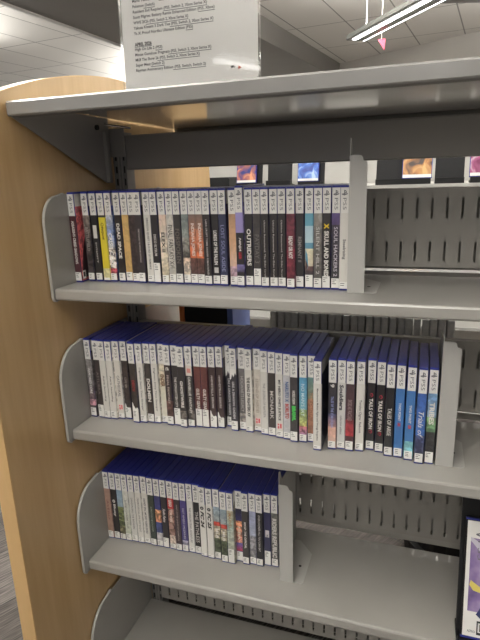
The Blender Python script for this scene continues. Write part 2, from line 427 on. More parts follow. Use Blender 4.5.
# ------------------------------------------------------------------ bookends
def bookend_proto(label, x, z, y=-18):
    t = empty('bookend', label, 'bookend', (x, y, z), 'grey steel bookends')
    m = MB(); m.prism([(0, 1.2), (133, 1.2), (133, 196), (20, 214), (8, 238), (0, 240)], 0, 1.4, 'X').build('divider_plate', M['bookend'], t)
    m = MB(); p = [(0, 0.5), (27, 0.5), (27, 200)]
    for i in range(5):
        a = math.pi/2*i/4; p.append((21+6*math.cos(a), 202+4*math.sin(a)))
    for i in range(6):
        a = math.pi/2*i/5; p.append((14+6*math.cos(a), 208+7*math.sin(a)))
    p.append((0, 215))
    m.prism(p, -1.3, 0, 'Y').build('front_flange', M['bookend'], t)
    b = MB(); b.prism([(0, 0), (42, 0), (46, 4), (46, 90), (14, 126), (0, 126)], 0.2, 1.2, 'Z').build('base_plate', M['bookend'], t)
    MB().cyl((30, 48), 3, 1.25, 1.5, 'Z', 12).build('rivet_hole', M['dark'], t)
    return t
be = bookend_proto('grey steel bookend at the right end of the top row of cases', 511, Z[0])
be2 = copy_tree(be); be2.location = Vector((663, -30, Z[1]))*S; be2['label'] = 'grey steel bookend at the right end of the middle row of cases'
be3 = copy_tree(be); be3.location = Vector((391, -19, Z[2]))*S; be3['label'] = 'grey steel bookend on the third shelf, beside its wide empty stretch'

# ------------------------------------------------------------------ game cases
CW, CD, CH = 14.3, 135.0, 170.0
T0, T1 = 166.5, 3.0                      # sleeve top / bottom
def fz(f): return T0+(T1-T0)*f
HB = 0.245                               # lower edge of the white header band
def shell_mesh():
    m = MB(); m.box(0, CW, 0, CD, 0, CH)
    bmesh.ops.bevel(m.bm, geom=list(m.bm.edges), offset=1.1*S, segments=2, affect='EDGES', profile=0.5)
    m.box(CW-1.0, CW-0.45, 4, CD-3, CH-0.8, CH+0.2, 1)  # thin strip in the painted glint colour along the top edge
    m.box(1.2, CW-1.2, -0.35, 0.5, CH-3.4, CH-0.9)
    return m.mesh('case_shell', [M['blue'], M['edge_glint']])
SHELL = shell_mesh()
def header_mesh():
    m = MB(); m.box(0.75, CW-0.75, -0.62, 0.3, fz(HB), T0); return m.mesh('header_band', M['white'])
HEADER = header_mesh()
def mark_mesh():
    me = spine_text('PS5', M['mark'], 4.6, 10.0, fz(0.10), fz(0.212), -0.72, -0.012)
    bm = bmesh.new(); bm.from_mesh(me)
    def poly(pts):
        bm.faces.new([bm.verts.new(Vector((x, -0.72, z))*S) for x, z in pts])
    zc = fz(0.052)
    poly([(6.2, zc-4.2), (7.6, zc-3.6), (7.6, zc+4.4), (6.2, zc+4.8)])
    poly([(7.6, zc+4.4), (9.6, zc+3.2), (10.4, zc+1.2), (9.4, zc-0.6), (7.6, zc-0.4), (7.6, zc+0.8), (8.8, zc+0.9), (9.2, zc+1.8), (8.6, zc+2.6), (7.6, zc+3.0)])
    poly([(7.6, zc-3.2), (10.6, zc-2.4), (12.2, zc-1.2), (11.2, zc-0.4), (9.6, zc-1.0), (7.6, zc-1.6)])
    poly([(6.2, zc-3.6), (4.0, zc-3.2), (2.4, zc-2.2), (3.0, zc-1.2), (6.2, zc-0.2), (6.2, zc-1.3), (4.6, zc-1.9), (6.2, zc-2.2)])
    out = bpy.data.meshes.new('console_mark'); bm.to_mesh(out); bm.free(); out.materials.append(M['mark']); return out
MARK = mark_mesh()
def label_mesh(f):
    m = MB(); m.box(0.9, CW-0.9, -0.85, 0.2, T1+0.3, fz(f), 0)
    zt = fz(f); random.seed(int(f*1000))
    n = 3 if f > 0.85 else 4
    for i in range(n):
        z = zt-3.2-i*3.2
        if z < T1+2: break
        m.box(2.4, 2.4+random.uniform(3, 7), -0.9, -0.84, z, z+1.0, 1)
    return m.mesh('spine_sticker', [M['label'], M['ink']])
LABELS = {}
def get_label(f):
    if f not in LABELS: LABELS[f] = label_mesh(f)
    return LABELS[f]
def sleeve_mesh(segs, cover, drop=0.0):
    """printed insert wrapping spine, front and back. segs: (f0,f1,c0,c1,art)"""
    bm = bmesh.new(); lay = bm.loops.layers.float_color.new('print')
    def quad(ps, cols, art):
        fc = bm.faces.new([bm.verts.new(Vector(p)*S) for p in ps])
        for lp, c in zip(fc.loops, cols):
            q = L([20+v*0.9 for v in c]); lp[lay] = (q[0], q[1], q[2], art)  # print colours lifted to paint in the haze over the blacks
    for f0, f1, c0, c1, art in segs:
        za, zb = fz(f0)-drop, fz(f1)
        quad([(0.75, -0.4, zb), (CW-0.75, -0.4, zb), (CW-0.75, -0.4, za), (0.75, -0.4, za)], [c1, c1, c0, c0], art)
        for (x, xx) in ((0.75, -0.25), (CW-0.75, CW+0.25)):
            quad([(x, -0.4, zb), (xx, 1.4, zb), (xx, 1.4, za), (x, -0.4, za)], [c1, c1, c0, c0], art)
    for x in (-0.25, CW+0.25):
        zt, zh, zb = T0, fz(0.14), T1
        w = (215, 212, 206)
        quad([(x, 1.4, zh), (x, 131, zh), (x, 131, zt), (x, 1.4, zt)], [w]*4, 0)
        c = cover
        quad([(x, 1.4, zb), (x, 131, zb), (x, 131, zh), (x, 1.4, zh)], [c, c, c, c], 0.45)
    bm.normal_update()
    me = bpy.data.meshes.new('sleeve'); bm.to_mesh(me); bm.free(); me.materials.append(M['print'])
    return me

K = (30, 26, 28); DK = (44, 38, 38); W = (222, 219, 212); WT = (225, 222, 216); BK = (35, 32, 34); GY = (120, 116, 112)
def solid(c, art=0.0): return [(HB, 1, c, c, art)]
# every entry: (look for the label, segments, [(text, colour, f0, f1, height mm, bold, xoffset)], sticker f, cover colour, extras)
def T(t, c, a, b, h=5.5, bold=0.012, sh=0.0): return (t, c, a, b, h, bold, sh)
ROW1 = [
 ('dark maroon spine and red front cover showing', solid((66, 26, 32)), [T("ASSASSIN'S CREED SHADOWS", WT, .30, .80, 6, .02)], .90, (205, 96, 100)),
 ('smoky grey and black spine', [(HB, .5, (120, 112, 106), (70, 64, 62), .5), (.5, 1, (60, 55, 55), (40, 36, 38), .5)], [T('BATTLEFIELD', (150, 145, 140), .38, .66, 6)], .92, K),
 ('black spine with a white block above small white writing', solid(K), [T('DYNASTY', (205, 200, 195), .56, .80, 3)], .92, K, [('blk', .36, .51, (214, 210, 204))]),
 ('bright yellow lower spine with black script', [(HB, .27, (44, 40, 36), (44, 40, 36), 0), (.27, .86, (222, 205, 50), (216, 196, 44), 0), (.86, 1, (215, 205, 150), (205, 200, 150), .2)], [T('Cyberpunk', BK, .33, .53, 7, .01, .4)], .97, (210, 190, 40)),
 ('pale blue and white illustrated spine', [(HB, .42, (186, 190, 198), (120, 142, 190), .3), (.42, .62, (120, 142, 190), (150, 158, 176), .5), (.62, .86, (214, 210, 206), (190, 186, 184), .9), (.86, 1, (190, 70, 90), (90, 70, 70), .7)], [T('CRISIS CORE', (232, 230, 228), .45, .84, 8, .02)], .92, (92, 120, 190)),
 ('black spine with bold rounded white capitals', solid(K), [T('DEAD SPACE', WT, .34, .74, 6.5, .03)], .91, (38, 34, 38)),
 ('plain tan gold spine', [(HB, 1, (206, 168, 104), (196, 158, 96), .12)], [], .90, (190, 160, 110)),
 ('dark brown spine without readable writing', [(HB, 1, (52, 42, 42), (40, 34, 36), .3)], [], .91, DK),
 ('dark brown spine with one fine line of white writing', solid((44, 38, 40)), [T('DEMON SLAYER: THE HINOKAMI CHRONICLES', (190, 186, 180), .40, .78, 3, .0)], .90, DK),
 ('white spine with one line of grey writing', solid(W), [T('DRAGON QUEST I & II HD-2D REMAKE', (92, 88, 90), .28, .86, 4.5, .012)], .93, (190, 188, 184)),
 ('black spine with short white writing and a tall white sticker', solid(K), [T('DISCO ELYSIUM', (210, 206, 200), .46, .70, 5, .015)], .78, K),
 ('cream spine with dark writing and speckled artwork', [(HB, .45, (226, 200, 182), (224, 208, 190), .12), (.45, 1, (224, 212, 196), (196, 186, 156), .3)], [T('ELEX II', (52, 46, 46), .44, .66, 6.5, .02)], .92, (200, 190, 170)),
 ('pale grey spine with tall dark stencil letters', [(HB, 1, (206, 202, 194), (188, 184, 176), .15)], [T('FINAL FANTASY XVI', (70, 66, 66), .36, .84, 9, .0)], .91, (180, 176, 168)),
 ('charcoal spine with thin grey capitals', solid((46, 43, 43)), [T('FORSPOKEN', (120, 114, 108), .40, .78, 8, -.005)], .90, (50, 46, 46)),
 ('misty teal landscape spine', [(HB, .5, (112, 124, 124), (142, 150, 146), .25), (.5, .72, (150, 152, 146), (60, 58, 56), .5), (.72, 1, (200, 180, 160), (205, 200, 190), .5)], [], .91, (90, 100, 100)),
 ('brown spine fading to orange with white capitals', [(HB, .4, (112, 92, 84), (150, 104, 84), .1), (.4, .72, (176, 112, 84), (206, 106, 62), .35), (.72, 1, (92, 58, 50), (50, 42, 44), .3)], [T('INDIANA JONES', (228, 214, 204), .34, .70, 7.5, .02)], .90, (120, 80, 60)),
 ('brown spine fading to orange with white capitals', [(HB, .4, (112, 92, 84), (150, 104, 84), .1), (.4, .72, (176, 112, 84), (206, 106, 62), .35), (.72, 1, (92, 58, 50), (50, 42, 44), .3)], [T('INDIANA JONES', (228, 214, 204), .34, .70, 7.5, .02)], .90, (120, 80, 60)),
 ('black spine with a long thin line of white writing', solid((34, 29, 30)), [T('LARA CROFT TOMB RAIDER REMASTERED', (204, 200, 196), .30, .90, 3, .0)], .91, K),
 ('black spine with bold white writing and a white patch below', solid(K), [T('LORDS OF THE FALLEN', WT, .42, .79, 6.5, .03)], .91, K, [('blk', .82, .88, (196, 194, 190))]),
 ('deep navy spine with pale blue serif letters', solid((42, 46, 74), .0), [T('LOST SOUL ASIDE', (138, 142, 176), .36, .86, 6.5, .0)], .90, (50, 54, 90)),
 ('peach to lilac gradient spine', [(HB, .5, (176, 140, 108), (206, 158, 118), .08), (.5, .8, (206, 158, 118), (214, 178, 156), .08), (.8, 1, (186, 158, 176), (90, 70, 66), .4)], [], .91, (190, 150, 140)),
 ('lavender and black spine, standing a little taller than its neighbours', [(HB, .45, (150, 140, 202), (150, 138, 196), 0), (.45, .78, (34, 30, 34), (34, 30, 34), 0), (.78, .86, (128, 120, 180), (60, 54, 80), .2), (.86, 1, (34, 30, 34), (34, 30, 34), 0)], [T('NINJA', WT, .50, .64, 5, .02, .3), T('GAIDEN', (190, 50, 60), .65, .72, 5, .02)], .90, (140, 130, 190)),
 ('black spine with one very large white word', solid((30, 27, 28)), [T('OUTRIDERS', WT, .40, .79, 7.5, .025)], .90, K),
 ('dark grey spine with dim grey letters and a tall white sticker', solid((54, 50, 50), .15), [T('PAYDAY 3', (112, 108, 106), .46, .76, 8, .0)], .82, (60, 56, 56)),
 ('black spine with a fine line of white writing', solid((32, 28, 29)), [T('Oblivion Remastered: The Elder Scrolls', (198, 194, 190), .31, .92, 2.6, .0)], .91, K),
 ('black spine with a fine line of white writing', solid((32, 28, 29)), [T('Oblivion Remastered: The Elder Scrolls', (198, 194, 190), .31, .92, 2.6, .0)], .91, K),
 ('black spine with a fine line of white writing', solid((32, 28, 29)), [T('Oblivion Remastered: The Elder Scrolls', (198, 194, 190), .31, .92, 2.6, .0)], .91, K),
 ('dark maroon spine with white stencil capitals', [(HB, .6, (92, 36, 48), (104, 38, 50), .3), (.6, 1, (128, 44, 60), (70, 30, 38), .4)], [T('READY OR NOT', WT, .47, .70, 7, .03)], .91, (90, 40, 50)),
 ('charcoal spine with dim grey capitals', solid((38, 35, 38)), [T('REMNANT II', (148, 144, 142), .48, .74, 6, .01)], .89, K),
 ('light blue spine with cream and brown shapes', [(HB, .37, (96, 160, 186), (96, 160, 186), 0), (.37, .54, (176, 206, 220), (186, 214, 222), 0), (.54, .60, (96, 150, 178), (96, 150, 178), 0), (.60, .78, (226, 218, 186), (214, 204, 178), .1), (.78, .84, (110, 80, 78), (60, 46, 50), .3), (.84, 1, (54, 44, 50), (54, 44, 50), 0)], [], .87, (90, 150, 180), [('hull',)]),
 ('grey spine with widely spaced pale capitals', [(HB, .4, (150, 148, 142), (118, 114, 108), .2), (.4, 1, (104, 100, 96), (84, 82, 80), .2)], [T('SILENT HILL 2', (196, 194, 190), .38, .86, 5.5, .0)], .90, (100, 98, 94)),
 ('black spine with a yellow emblem over big white capitals', solid(K), [T('X', (226, 196, 50), .345, .40, 8, .06), T('SKULL AND BONES', WT, .42, .88, 7.5, .03)], .88, K),
 ('purple topped dark spine with spaced pale letters', [(HB, .36, (92, 72, 130), (76, 60, 106), .1), (.36, 1, (52, 46, 60), (44, 42, 46), .2)], [T('SOUL HACKERS 2', (196, 190, 200), .38, .88, 6, .005)], .90, (80, 66, 120)),
 ('plain white spine with one short grey word', solid(W), [T('Steelrising', (92, 90, 92), .50, .70, 6, .01)], .93, (214, 212, 206)),
]
ROW2 = [
 ('grey spine with dark writing and a pink patch low down', [(HB, .6, (138, 134, 134), (100, 96, 98), .3), (.6, .78, (80, 74, 78), (110, 90, 96), .4), (.78, .86, (214, 160, 172), (180, 130, 146), .5), (.86, 1, (80, 70, 74), (80, 70, 74), .4)], [T('ARMORED CORE', (232, 230, 228), .36, .70, 5.5, .015)], .89, (120, 116, 116)),
 ('dark brown spine with faint writing', solid((52, 44, 44)), [T('ASTLIBRA', (120, 112, 110), .40, .70, 5)], .84, DK),
 ('white spine with two short dark words', solid(W), [T('Astria Ascending', (76, 72, 74), .44, .78, 4.5, .01)], .91, W),
 ('white spine with two short dark words', solid(W), [T('Astria Ascending', (76, 72, 74), .44, .78, 4.5, .01)], .91, W),
 ('white spine with grey capitals and a pink sticker', solid((220, 216, 208)), [T('CATHEDRAL', (104, 100, 104), .44, .72, 6, .005)], .94, W, [('pink', .82, .90)]),
 ('charcoal spine with a small pale mark and ragged white foot', solid((52, 46, 46), .2), [T('CODE VEIN', (170, 164, 160), .46, .60, 4.5)], .86, DK, [('rag', .84)]),
 ('charcoal spine with a small red emblem', solid((50, 46, 44), .15), [T('DEATH', (150, 56, 58), .46, .60, 6, .03)], .85, DK, [('rag', .78)]),
 ('white spine with a long grey line of writing', solid(W), [T('Digimon Story Time Stranger', (98, 94, 96), .30, .86, 4.5, .01)], .92, W),
 ('charcoal spine with one bold white word', [(HB, 1, (50, 46, 44), (58, 50, 48), .1)], [T('DOLMEN', WT, .44, .74, 7, .04)], .90, DK),
 ('white spine with a long grey line of writing', solid(W), [T('Digimon Story Time Stranger', (98, 94, 96), .30, .86, 4.5, .01)], .92, W),
 ('cream spine with brown brush artwork', [(HB, .52, (222, 216, 196), (206, 196, 168), .25), (.52, 1, (224, 220, 200), (222, 218, 204), .05)], [T('ENDER', (112, 78, 56), .38, .54, 8, .03)], .92, (214, 208, 190)),
 ('dark brown spine with a white swirl under the header', [(HB, .7, (48, 40, 40), (48, 40, 40), .1), (.7, 1, (90, 62, 56), (60, 46, 44), .4)], [T('@', WT, .27, .32, 7, .03), T('FINAL FANTASY', (190, 176, 168), .37, .74, 4.5, .01)], .90, DK),
 ('dark spine with white capitals and a tall white sticker', solid((46, 42, 42)), [T('THE FORGOTTEN CITY', (212, 208, 202), .39, .78, 5, .01)], .79, DK),
 ('charcoal spine with bold white capitals and greyer foot', [(HB, .8, (44, 40, 40), (44, 40, 40), 0), (.8, 1, (110, 104, 100), (80, 76, 74), .5)], [T('GHOSTWIRE', WT, .42, .76, 6, .03)], .91, DK),
 ('charcoal spine with a pale sticker hanging from the header', [(HB, .8, (48, 44, 44), (48, 44, 44), .1), (.8, 1, (100, 94, 90), (66, 62, 60), .5)], [T('GRANBLUE FANTASY', (214, 210, 204), .37, .84, 5.5, .02)], .92, DK, [('hang', .36)]),
 ('brown red spine with white foot and bold writing', [(HB, 1, (96, 52, 48), (84, 44, 44), .1)], [T('GUILTY GEAR', WT, .52, .78, 6.5, .02)], .78, (90, 46, 46)),
 ('brown red spine with white foot and bold writing', [(HB, 1, (96, 52, 48), (84, 44, 44), .1)], [T('GUILTY GEAR', WT, .52, .78, 6.5, .02)], .78, (90, 46, 46)),
 ('dark brown spine with narrow white writing and ragged white foot', solid((56, 40, 40)), [T('HARVESTELLA SEEKERS', (204, 198, 194), .35, .76, 4, .005)], .86, DK, [('rag', .82)]),
 ('dark brown spine with narrow white writing and ragged white foot', solid((56, 40, 40)), [T('HARVESTELLA SEEKERS', (204, 198, 194), .35, .76, 4, .005)], .88, DK, [('rag', .84)]),
 ('black spine with a ragged white header and long white writing', solid((46, 44, 50)), [T('LIKE A DRAGON: GAIDEN', (206, 204, 206), .40, .86, 4.5, .02)], .89, DK, [('ragtop', .38)]),
 ('black spine with a ragged white header and long white writing', solid((46, 44, 50)), [T('LIKE A DRAGON: GAIDEN', (206, 204, 206), .40, .86, 4.5, .02)], .89, DK, [('ragtop', .38)]),
 ('mid grey spine with pale capitals', [(HB, .8, (104, 100, 102), (92, 88, 88), .1), (.8, 1, (150, 146, 144), (110, 106, 104), .6)], [T('HOGWARTS LEGACY', (184, 180, 178), .34, .78, 6, .0)], .91, (90, 86, 88)),
 ('white spine with bold black capitals', solid(W), [T('THE KING OF FIGHTERS XV', (46, 42, 44), .33, .82, 6, .03)], .94, W),
 ('beige spine with tan writing and a pink sticker', solid((206, 200, 190), .08), [T('LEGEND OF HEROES', (150, 136, 120), .36, .78, 5, .0)], .95, (200, 190, 180), [('pink', .84, .92)]),
 ('white spine with grey capitals', solid((214, 211, 205)), [T('THE LEGEND OF NAYUTA', (120, 118, 120), .38, .80, 4.5, .0)], .94, W),
 ('charcoal spine with white serif capitals', solid((56, 50, 48)), [T('MONARK', (216, 212, 206), .46, .80, 6.5, .0)], .91, DK),
 ('white spine with bold black capitals and a pink sticker', solid(W), [T("MY HERO ONE'S JUSTICE", (46, 42, 46), .31, .80, 6, .03)], .93, W, [('pink', .83, .91)]),
 ('pale grey spine with blue and red lettering', solid((194, 194, 198), .1), [T('NARUTO X', (64, 92, 140), .32, .56, 7, .03), T('BORUTO', (176, 66, 60), .58, .76, 7, .04)], .93, (170, 176, 190)),
 ('black spine with a white word over a bright green one', solid((54, 50, 52), .1), [T('NICKELODEON', WT, .40, .56, 5, .03), T('BRAWL', (86, 206, 96), .58, .76, 7, .09)], .89, DK),
 ('sky blue spine fading to green meadow', [(HB, .62, (84, 156, 200), (112, 174, 196), .1), (.62, .82, (140, 176, 120), (188, 190, 110), .4), (.82, 1, (170, 90, 100), (90, 100, 150), .7)], [T("NO MAN'S SKY", (214, 228, 232), .32, .70, 6, .0)], .92, (80, 140, 190)),
 ('teal to brown gradient spine, set back from its neighbours', [(HB, .5, (98, 140, 140), (126, 126, 96), .15), (.5, 1, (150, 108, 82), (150, 96, 72), .2)], [T('THE OUTER', (196, 140, 110), .42, .72, 5, .0)], .91, (120, 110, 100)),
 ('white spine with a long dark line, at the edge of the dark gap', solid(W), [T('Monochrome Mobius: Rights and Wrongs Forgotten', (70, 68, 70), .30, .90, 4, .01)], .96, (28, 34, 62)),
]
ROW2B = [
 ('black spine fading to a peach sunset', [(HB, .6, (42, 38, 42), (44, 42, 54), .1), (.6, .75, (64, 70, 110), (170, 130, 130), .2), (.75, 1, (224, 172, 152), (222, 186, 170), .1)], [T('9', WT, .26, .30, 7, .04), T('TALES OF THE STAR OCEAN', (150, 160, 210), .40, .76, 4.5, .01)], .92, K),
 ('white spine with dark script and fine print', solid((214, 213, 210)), [T('Souldiers', (50, 50, 60), .27, .56, 7, .03), T('collection edition', (90, 88, 90), .62, .84, 4, .0)], .93, W),
 ('dark maroon spine with a red glow low down', [(HB, .65, (58, 42, 46), (72, 40, 46), .1), (.65, .84, (120, 40, 48), (176, 52, 60), .3), (.84, 1, (70, 36, 42), (60, 34, 38), .2)], [T('SWORD ART FRACTURED', (168, 150, 150), .42, .66, 7, .0)], .90, (70, 44, 48)),
 ('white spine with a dark serif title', solid(W), [T('Tactics Ogre: Reborn', (66, 60, 64), .42, .80, 5, .005)], .92, W),
 ('black spine with white capitals between two red marks', solid((24, 21, 24)), [T('*', (190, 50, 70), .36, .40, 7, .12), T('TAILS OF IRON', WT, .42, .77, 6.5, .03), T('*', (190, 50, 70), .78, .82, 7, .12)], .91, K),
 ('black spine with white capitals between two red marks', solid((24, 21, 24)), [T('*', (190, 50, 70), .36, .40, 7, .12), T('TAILS OF IRON', WT, .42, .77, 6.5, .03), T('*', (190, 50, 70), .78, .82, 7, .12)], .91, K),
 ('black spine with thin white capitals', solid((20, 20, 24)), [T('TALES OF ARISE', WT, .47, .78, 6.5, .005)], .91, K),
 ('bright blue spine with white and red lettering, plain foot', solid((58, 112, 180)), [T('TWO POINT', WT, .40, .60, 4, .03), T('CAMPUS', (200, 70, 60), .62, .66, 5, .05)], .91, (50, 100, 180)),
 ('bright blue spine with white and red lettering and pale aqua foot', [(HB, .8, (58, 112, 180), (62, 116, 180), 0), (.8, 1, (130, 200, 210), (120, 190, 200), .3)], [T('TWO POINT', WT, .40, .60, 4, .03), T('MUSEUM', (200, 70, 60), .62, .66, 5, .05)], .91, (50, 100, 180)),
 ('deep blue spine with white script and streaks', [(HB, .7, (46, 84, 160), (60, 104, 180), .25), (.7, 1, (54, 66, 110), (70, 70, 90), .5)], [T('Trials of', WT, .44, .72, 8, .0, .3)], .90, (40, 70, 150)),
 ('blue and green landscape spine, last before the bookend', [(HB, .5, (110, 156, 206), (140, 170, 196), .3), (.5, .66, (120, 166, 110), (90, 130, 100), .5), (.66, 1, (50, 52, 54), (46, 44, 48), .4)], [T('TRIBES', WT, .34, .58, 8, .03)], .88, (90, 130, 180)),
]
ROW3 = [
 ('dusty pink brown spine', [(HB, 1, (176, 140, 124), (168, 134, 118), .08)], [T('ASTRO', (140, 96, 90), .42, .72, 5, .0)], .90, (150, 120, 110)),
 ('black spine with a white emblem and word', solid((42, 37, 37)), [T('O', WT, .40, .45, 7, .08), T('Bluey', WT, .47, .66, 7, .03)], .90, DK),
 ('sky and meadow artwork spine', [(HB, .5, (140, 168, 196), (150, 172, 186), .1), (.5, .8, (116, 130, 82), (92, 104, 72), .6), (.8, 1, (130, 128, 96), (80, 78, 66), .6)], [], .92, (110, 140, 160)),
 ('white spine with light green flecks and grey writing', [(HB, 1, (212, 212, 206), (200, 206, 186), .12)], [T('DISNEY DREAMLIGHT', (120, 122, 120), .38, .82, 4, .0)], .90, W),
 ('white spine with fine grey writing and faint letters', solid((214, 213, 208)), [T('DRAGON BALL THE BREAKERS', (110, 108, 110), .34, .82, 4.5, .0)], .91, W),
 ('white spine with dense grey writing', solid(W), [T('DREAMWORKS ALL-STAR KART RACING', (104, 102, 106), .32, .84, 4.5, .0)], .92, W),
 ('white spine with the darkest long line of writing', solid(W), [T('DISNEY EPIC MICKEY REBRUSHED', (84, 80, 90), .32, .86, 5, .01)], .93, W),
 ('dark green grey spine with fine pale writing', solid((48, 58, 50), .1), [T('EXPEDITIONS MUDRUNNER', (150, 160, 150), .42, .80, 4, .0)], .91, DK),
 ('dark blue spine with an orange round motif', [(HB, .45, (46, 50, 108), (50, 56, 120), .1), (.45, .64, (206, 160, 120), (180, 120, 90), .7), (.64, .8, (44, 58, 118), (60, 70, 120), .3), (.8, 1, (190, 186, 190), (170, 170, 176), .3)], [], .92, (40, 50, 110)),
 ('black spine with white slanted script', solid((34, 30, 34)), [T('Funko Fusion', (226, 222, 218), .42, .62, 6, .02, .4), ], .86, DK),
 ('brown spine with a red block and toy brick figures', [(HB, .40, (196, 60, 58), (196, 60, 58), 0), (.40, .8, (150, 116, 104), (120, 92, 84), .7), (.8, 1, (200, 184, 172), (190, 180, 170), .5)], [T('LEGO', WT, .27, .37, 7, .05), T('STAR WARS', (230, 220, 210), .42, .60, 6, .02)], .93, (120, 90, 80)),
 ('dark brown spine with a thin tan line of writing', solid((58, 46, 48)), [T('HARRY POTTER QUIDDITCH CHAMPIONS', (176, 162, 154), .32, .86, 4, .0)], .91, DK),
 ('purple spine with fine white writing', [(HB, .84, (66, 56, 120), (58, 52, 110), .1), (.84, 1, (150, 150, 170), (120, 118, 140), .5)], [T('HOT WHEELS UNLEASHED', (196, 194, 210), .36, .82, 4.5, .0)], .91, (60, 54, 120)),
 ('white spine with a long grey line between purple and black spines', solid((218, 216, 212)), [T('THE OREGON TRAIL ADVENTURE', (112, 108, 110), .34, .86, 4.5, .005)], .93, W),
 ('black spine with large pale letters', solid((28, 26, 28)), [T('THE PATHLESS', (206, 202, 198), .38, .84, 7.5, .0)], .90, DK),
 ('white spine with big black letters and number 24', solid((226, 224, 218)), [T('FC 24', (36, 34, 36), .34, .58, 8, .04, .3), T('O', (36, 34, 36), .27, .32, 8, .09)], .96, W),
 ('white spine with big black letters and number 25', solid((226, 224, 218)), [T('FC 25', (36, 34, 36), .34, .58, 8, .04, .3), T('O', (36, 34, 36), .27, .32, 8, .09)], .96, W),
 ('baseball player artwork spine with a red spot', [(HB, .46, (140, 162, 180), (150, 160, 160), .3), (.46, .52, (190, 60, 50), (200, 80, 66), .3), (.52, .70, (190, 182, 160), (150, 150, 130), .6), (.70, 1, (70, 80, 58), (54, 62, 50), .5)], [T('MLB', (230, 226, 220), .56, .70, 6, .02)], .91, (110, 120, 110)),
 ('baseball player artwork spine with a red spot', [(HB, .46, (140, 162, 180), (150, 160, 160), .3), (.46, .52, (190, 60, 50), (200, 80, 66), .3), (.52, .70, (190, 182, 160), (150, 150, 130), .6), (.70, 1, (70, 80, 58), (54, 62, 50), .5)], [T('MLB', (230, 226, 220), .56, .70, 6, .02)], .91, (110, 120, 110)),
 ('tan and pale teal painted spine with a tall sticker', [(HB, .5, (190, 178, 150), (150, 180, 170), .25), (.5, 1, (170, 186, 176), (180, 176, 156), .3)], [T('MARVEL', (170, 130, 90), .28, .50, 6, .0)], .80, (160, 160, 140)),
 ('black spine with an orange basketball figure and blue foot', [(HB, .42, (40, 38, 58), (50, 48, 100), .2), (.42, .74, (214, 150, 110), (180, 120, 110), .7), (.74, .86, (60, 76, 160), (170, 50, 66), .3), (.86, 1, (60, 60, 120), (60, 60, 120), 0)], [T('NBA', (226, 210, 190), .50, .70, 6, .03)], .87, (40, 40, 60)),
 ('charcoal spine with bold white writing and small sticker', solid((52, 48, 48)), [T('MXGP: THE OFFICIAL', (214, 210, 206), .40, .78, 4.5, .03)], .91, DK),
 ('pale lilac blue artwork spine', [(HB, .6, (150, 156, 190), (170, 178, 200), .2), (.6, 1, (150, 152, 160), (96, 96, 100), .5)], [], .91, (140, 146, 180)),
 ('black spine with a fine white line of writing', solid((26, 25, 27)), [T('OVERCOOKED ALL YOU CAN EAT', (200, 196, 192), .28, .80, 4, .01)], .91, K),
 ('navy spine with a small white block and tall white sticker', solid((38, 38, 74)), [T('PGA', (40, 40, 60), .56, .60, 4)], .80, (40, 40, 80), [('blk', .50, .60, (212, 210, 210))]),
 ('grey spine with large pale graffiti letters, last before the bookend', [(HB, 1, (104, 106, 102), (92, 92, 90), .4)], [T('RIDERS REPUBLIC', (212, 210, 206), .32, .88, 9, .03)], .90, (90, 90, 90)),
]
P1 = [(-10.3,-16),(9,-1),(26,0),(44,-2),(58,1),(77,0),(91,3),(107,0),(121,-2),(138,1),(154,-3),(169,0),(183,2),(198,0),(212,3),(227,1),(241,0),(256,-3),(270,2),(285,0),(304,-1),(318,-5),(333,0),(347,1),(362,-2),(377,0),(391,1),(408,-6),(422,1),(438,0),(453,-2),(467,0),(482,1),(496,-3)]
P2 = [(-9,-18),(10,-18),(24,-19),(39,-18),(53,-12),(68,-9),(91.5,-20),(106,-16),(121,-12),(135,-11),(150,-7),(164,-12),(179,-10),(194,-15),(208,-9),(223,-5),(237,-5),(252,-2),(266,2),(281,13),(295,-2),(310,5),(324,0),(339,7),(355,-2),(370,-4),(385,-7),(400,-9),(414,-15),(430,-12),(444.5,-8),(460,-34)]
P2B = [(484,-23),(499,-19),(514,-22),(531,-18),(548,-8),(564,-13),(580,-22),(596,-22),(613,-27),(630,-34),(646,-30)]
P3 = [(-10.3,-3),(5,-2),(19.5,-1),(34,-1),(48.5,1),(64,1),(79,3),(95,1),(110,2),(125,2),(141,2),(156,1),(170.5,2),(185,4),(200,4),(215,0),(231,-1),(246,1),(263,-4),(277.5,-4),(292,8),(307,3),(321.5,7),(336,6),(351,12),(366,13)]
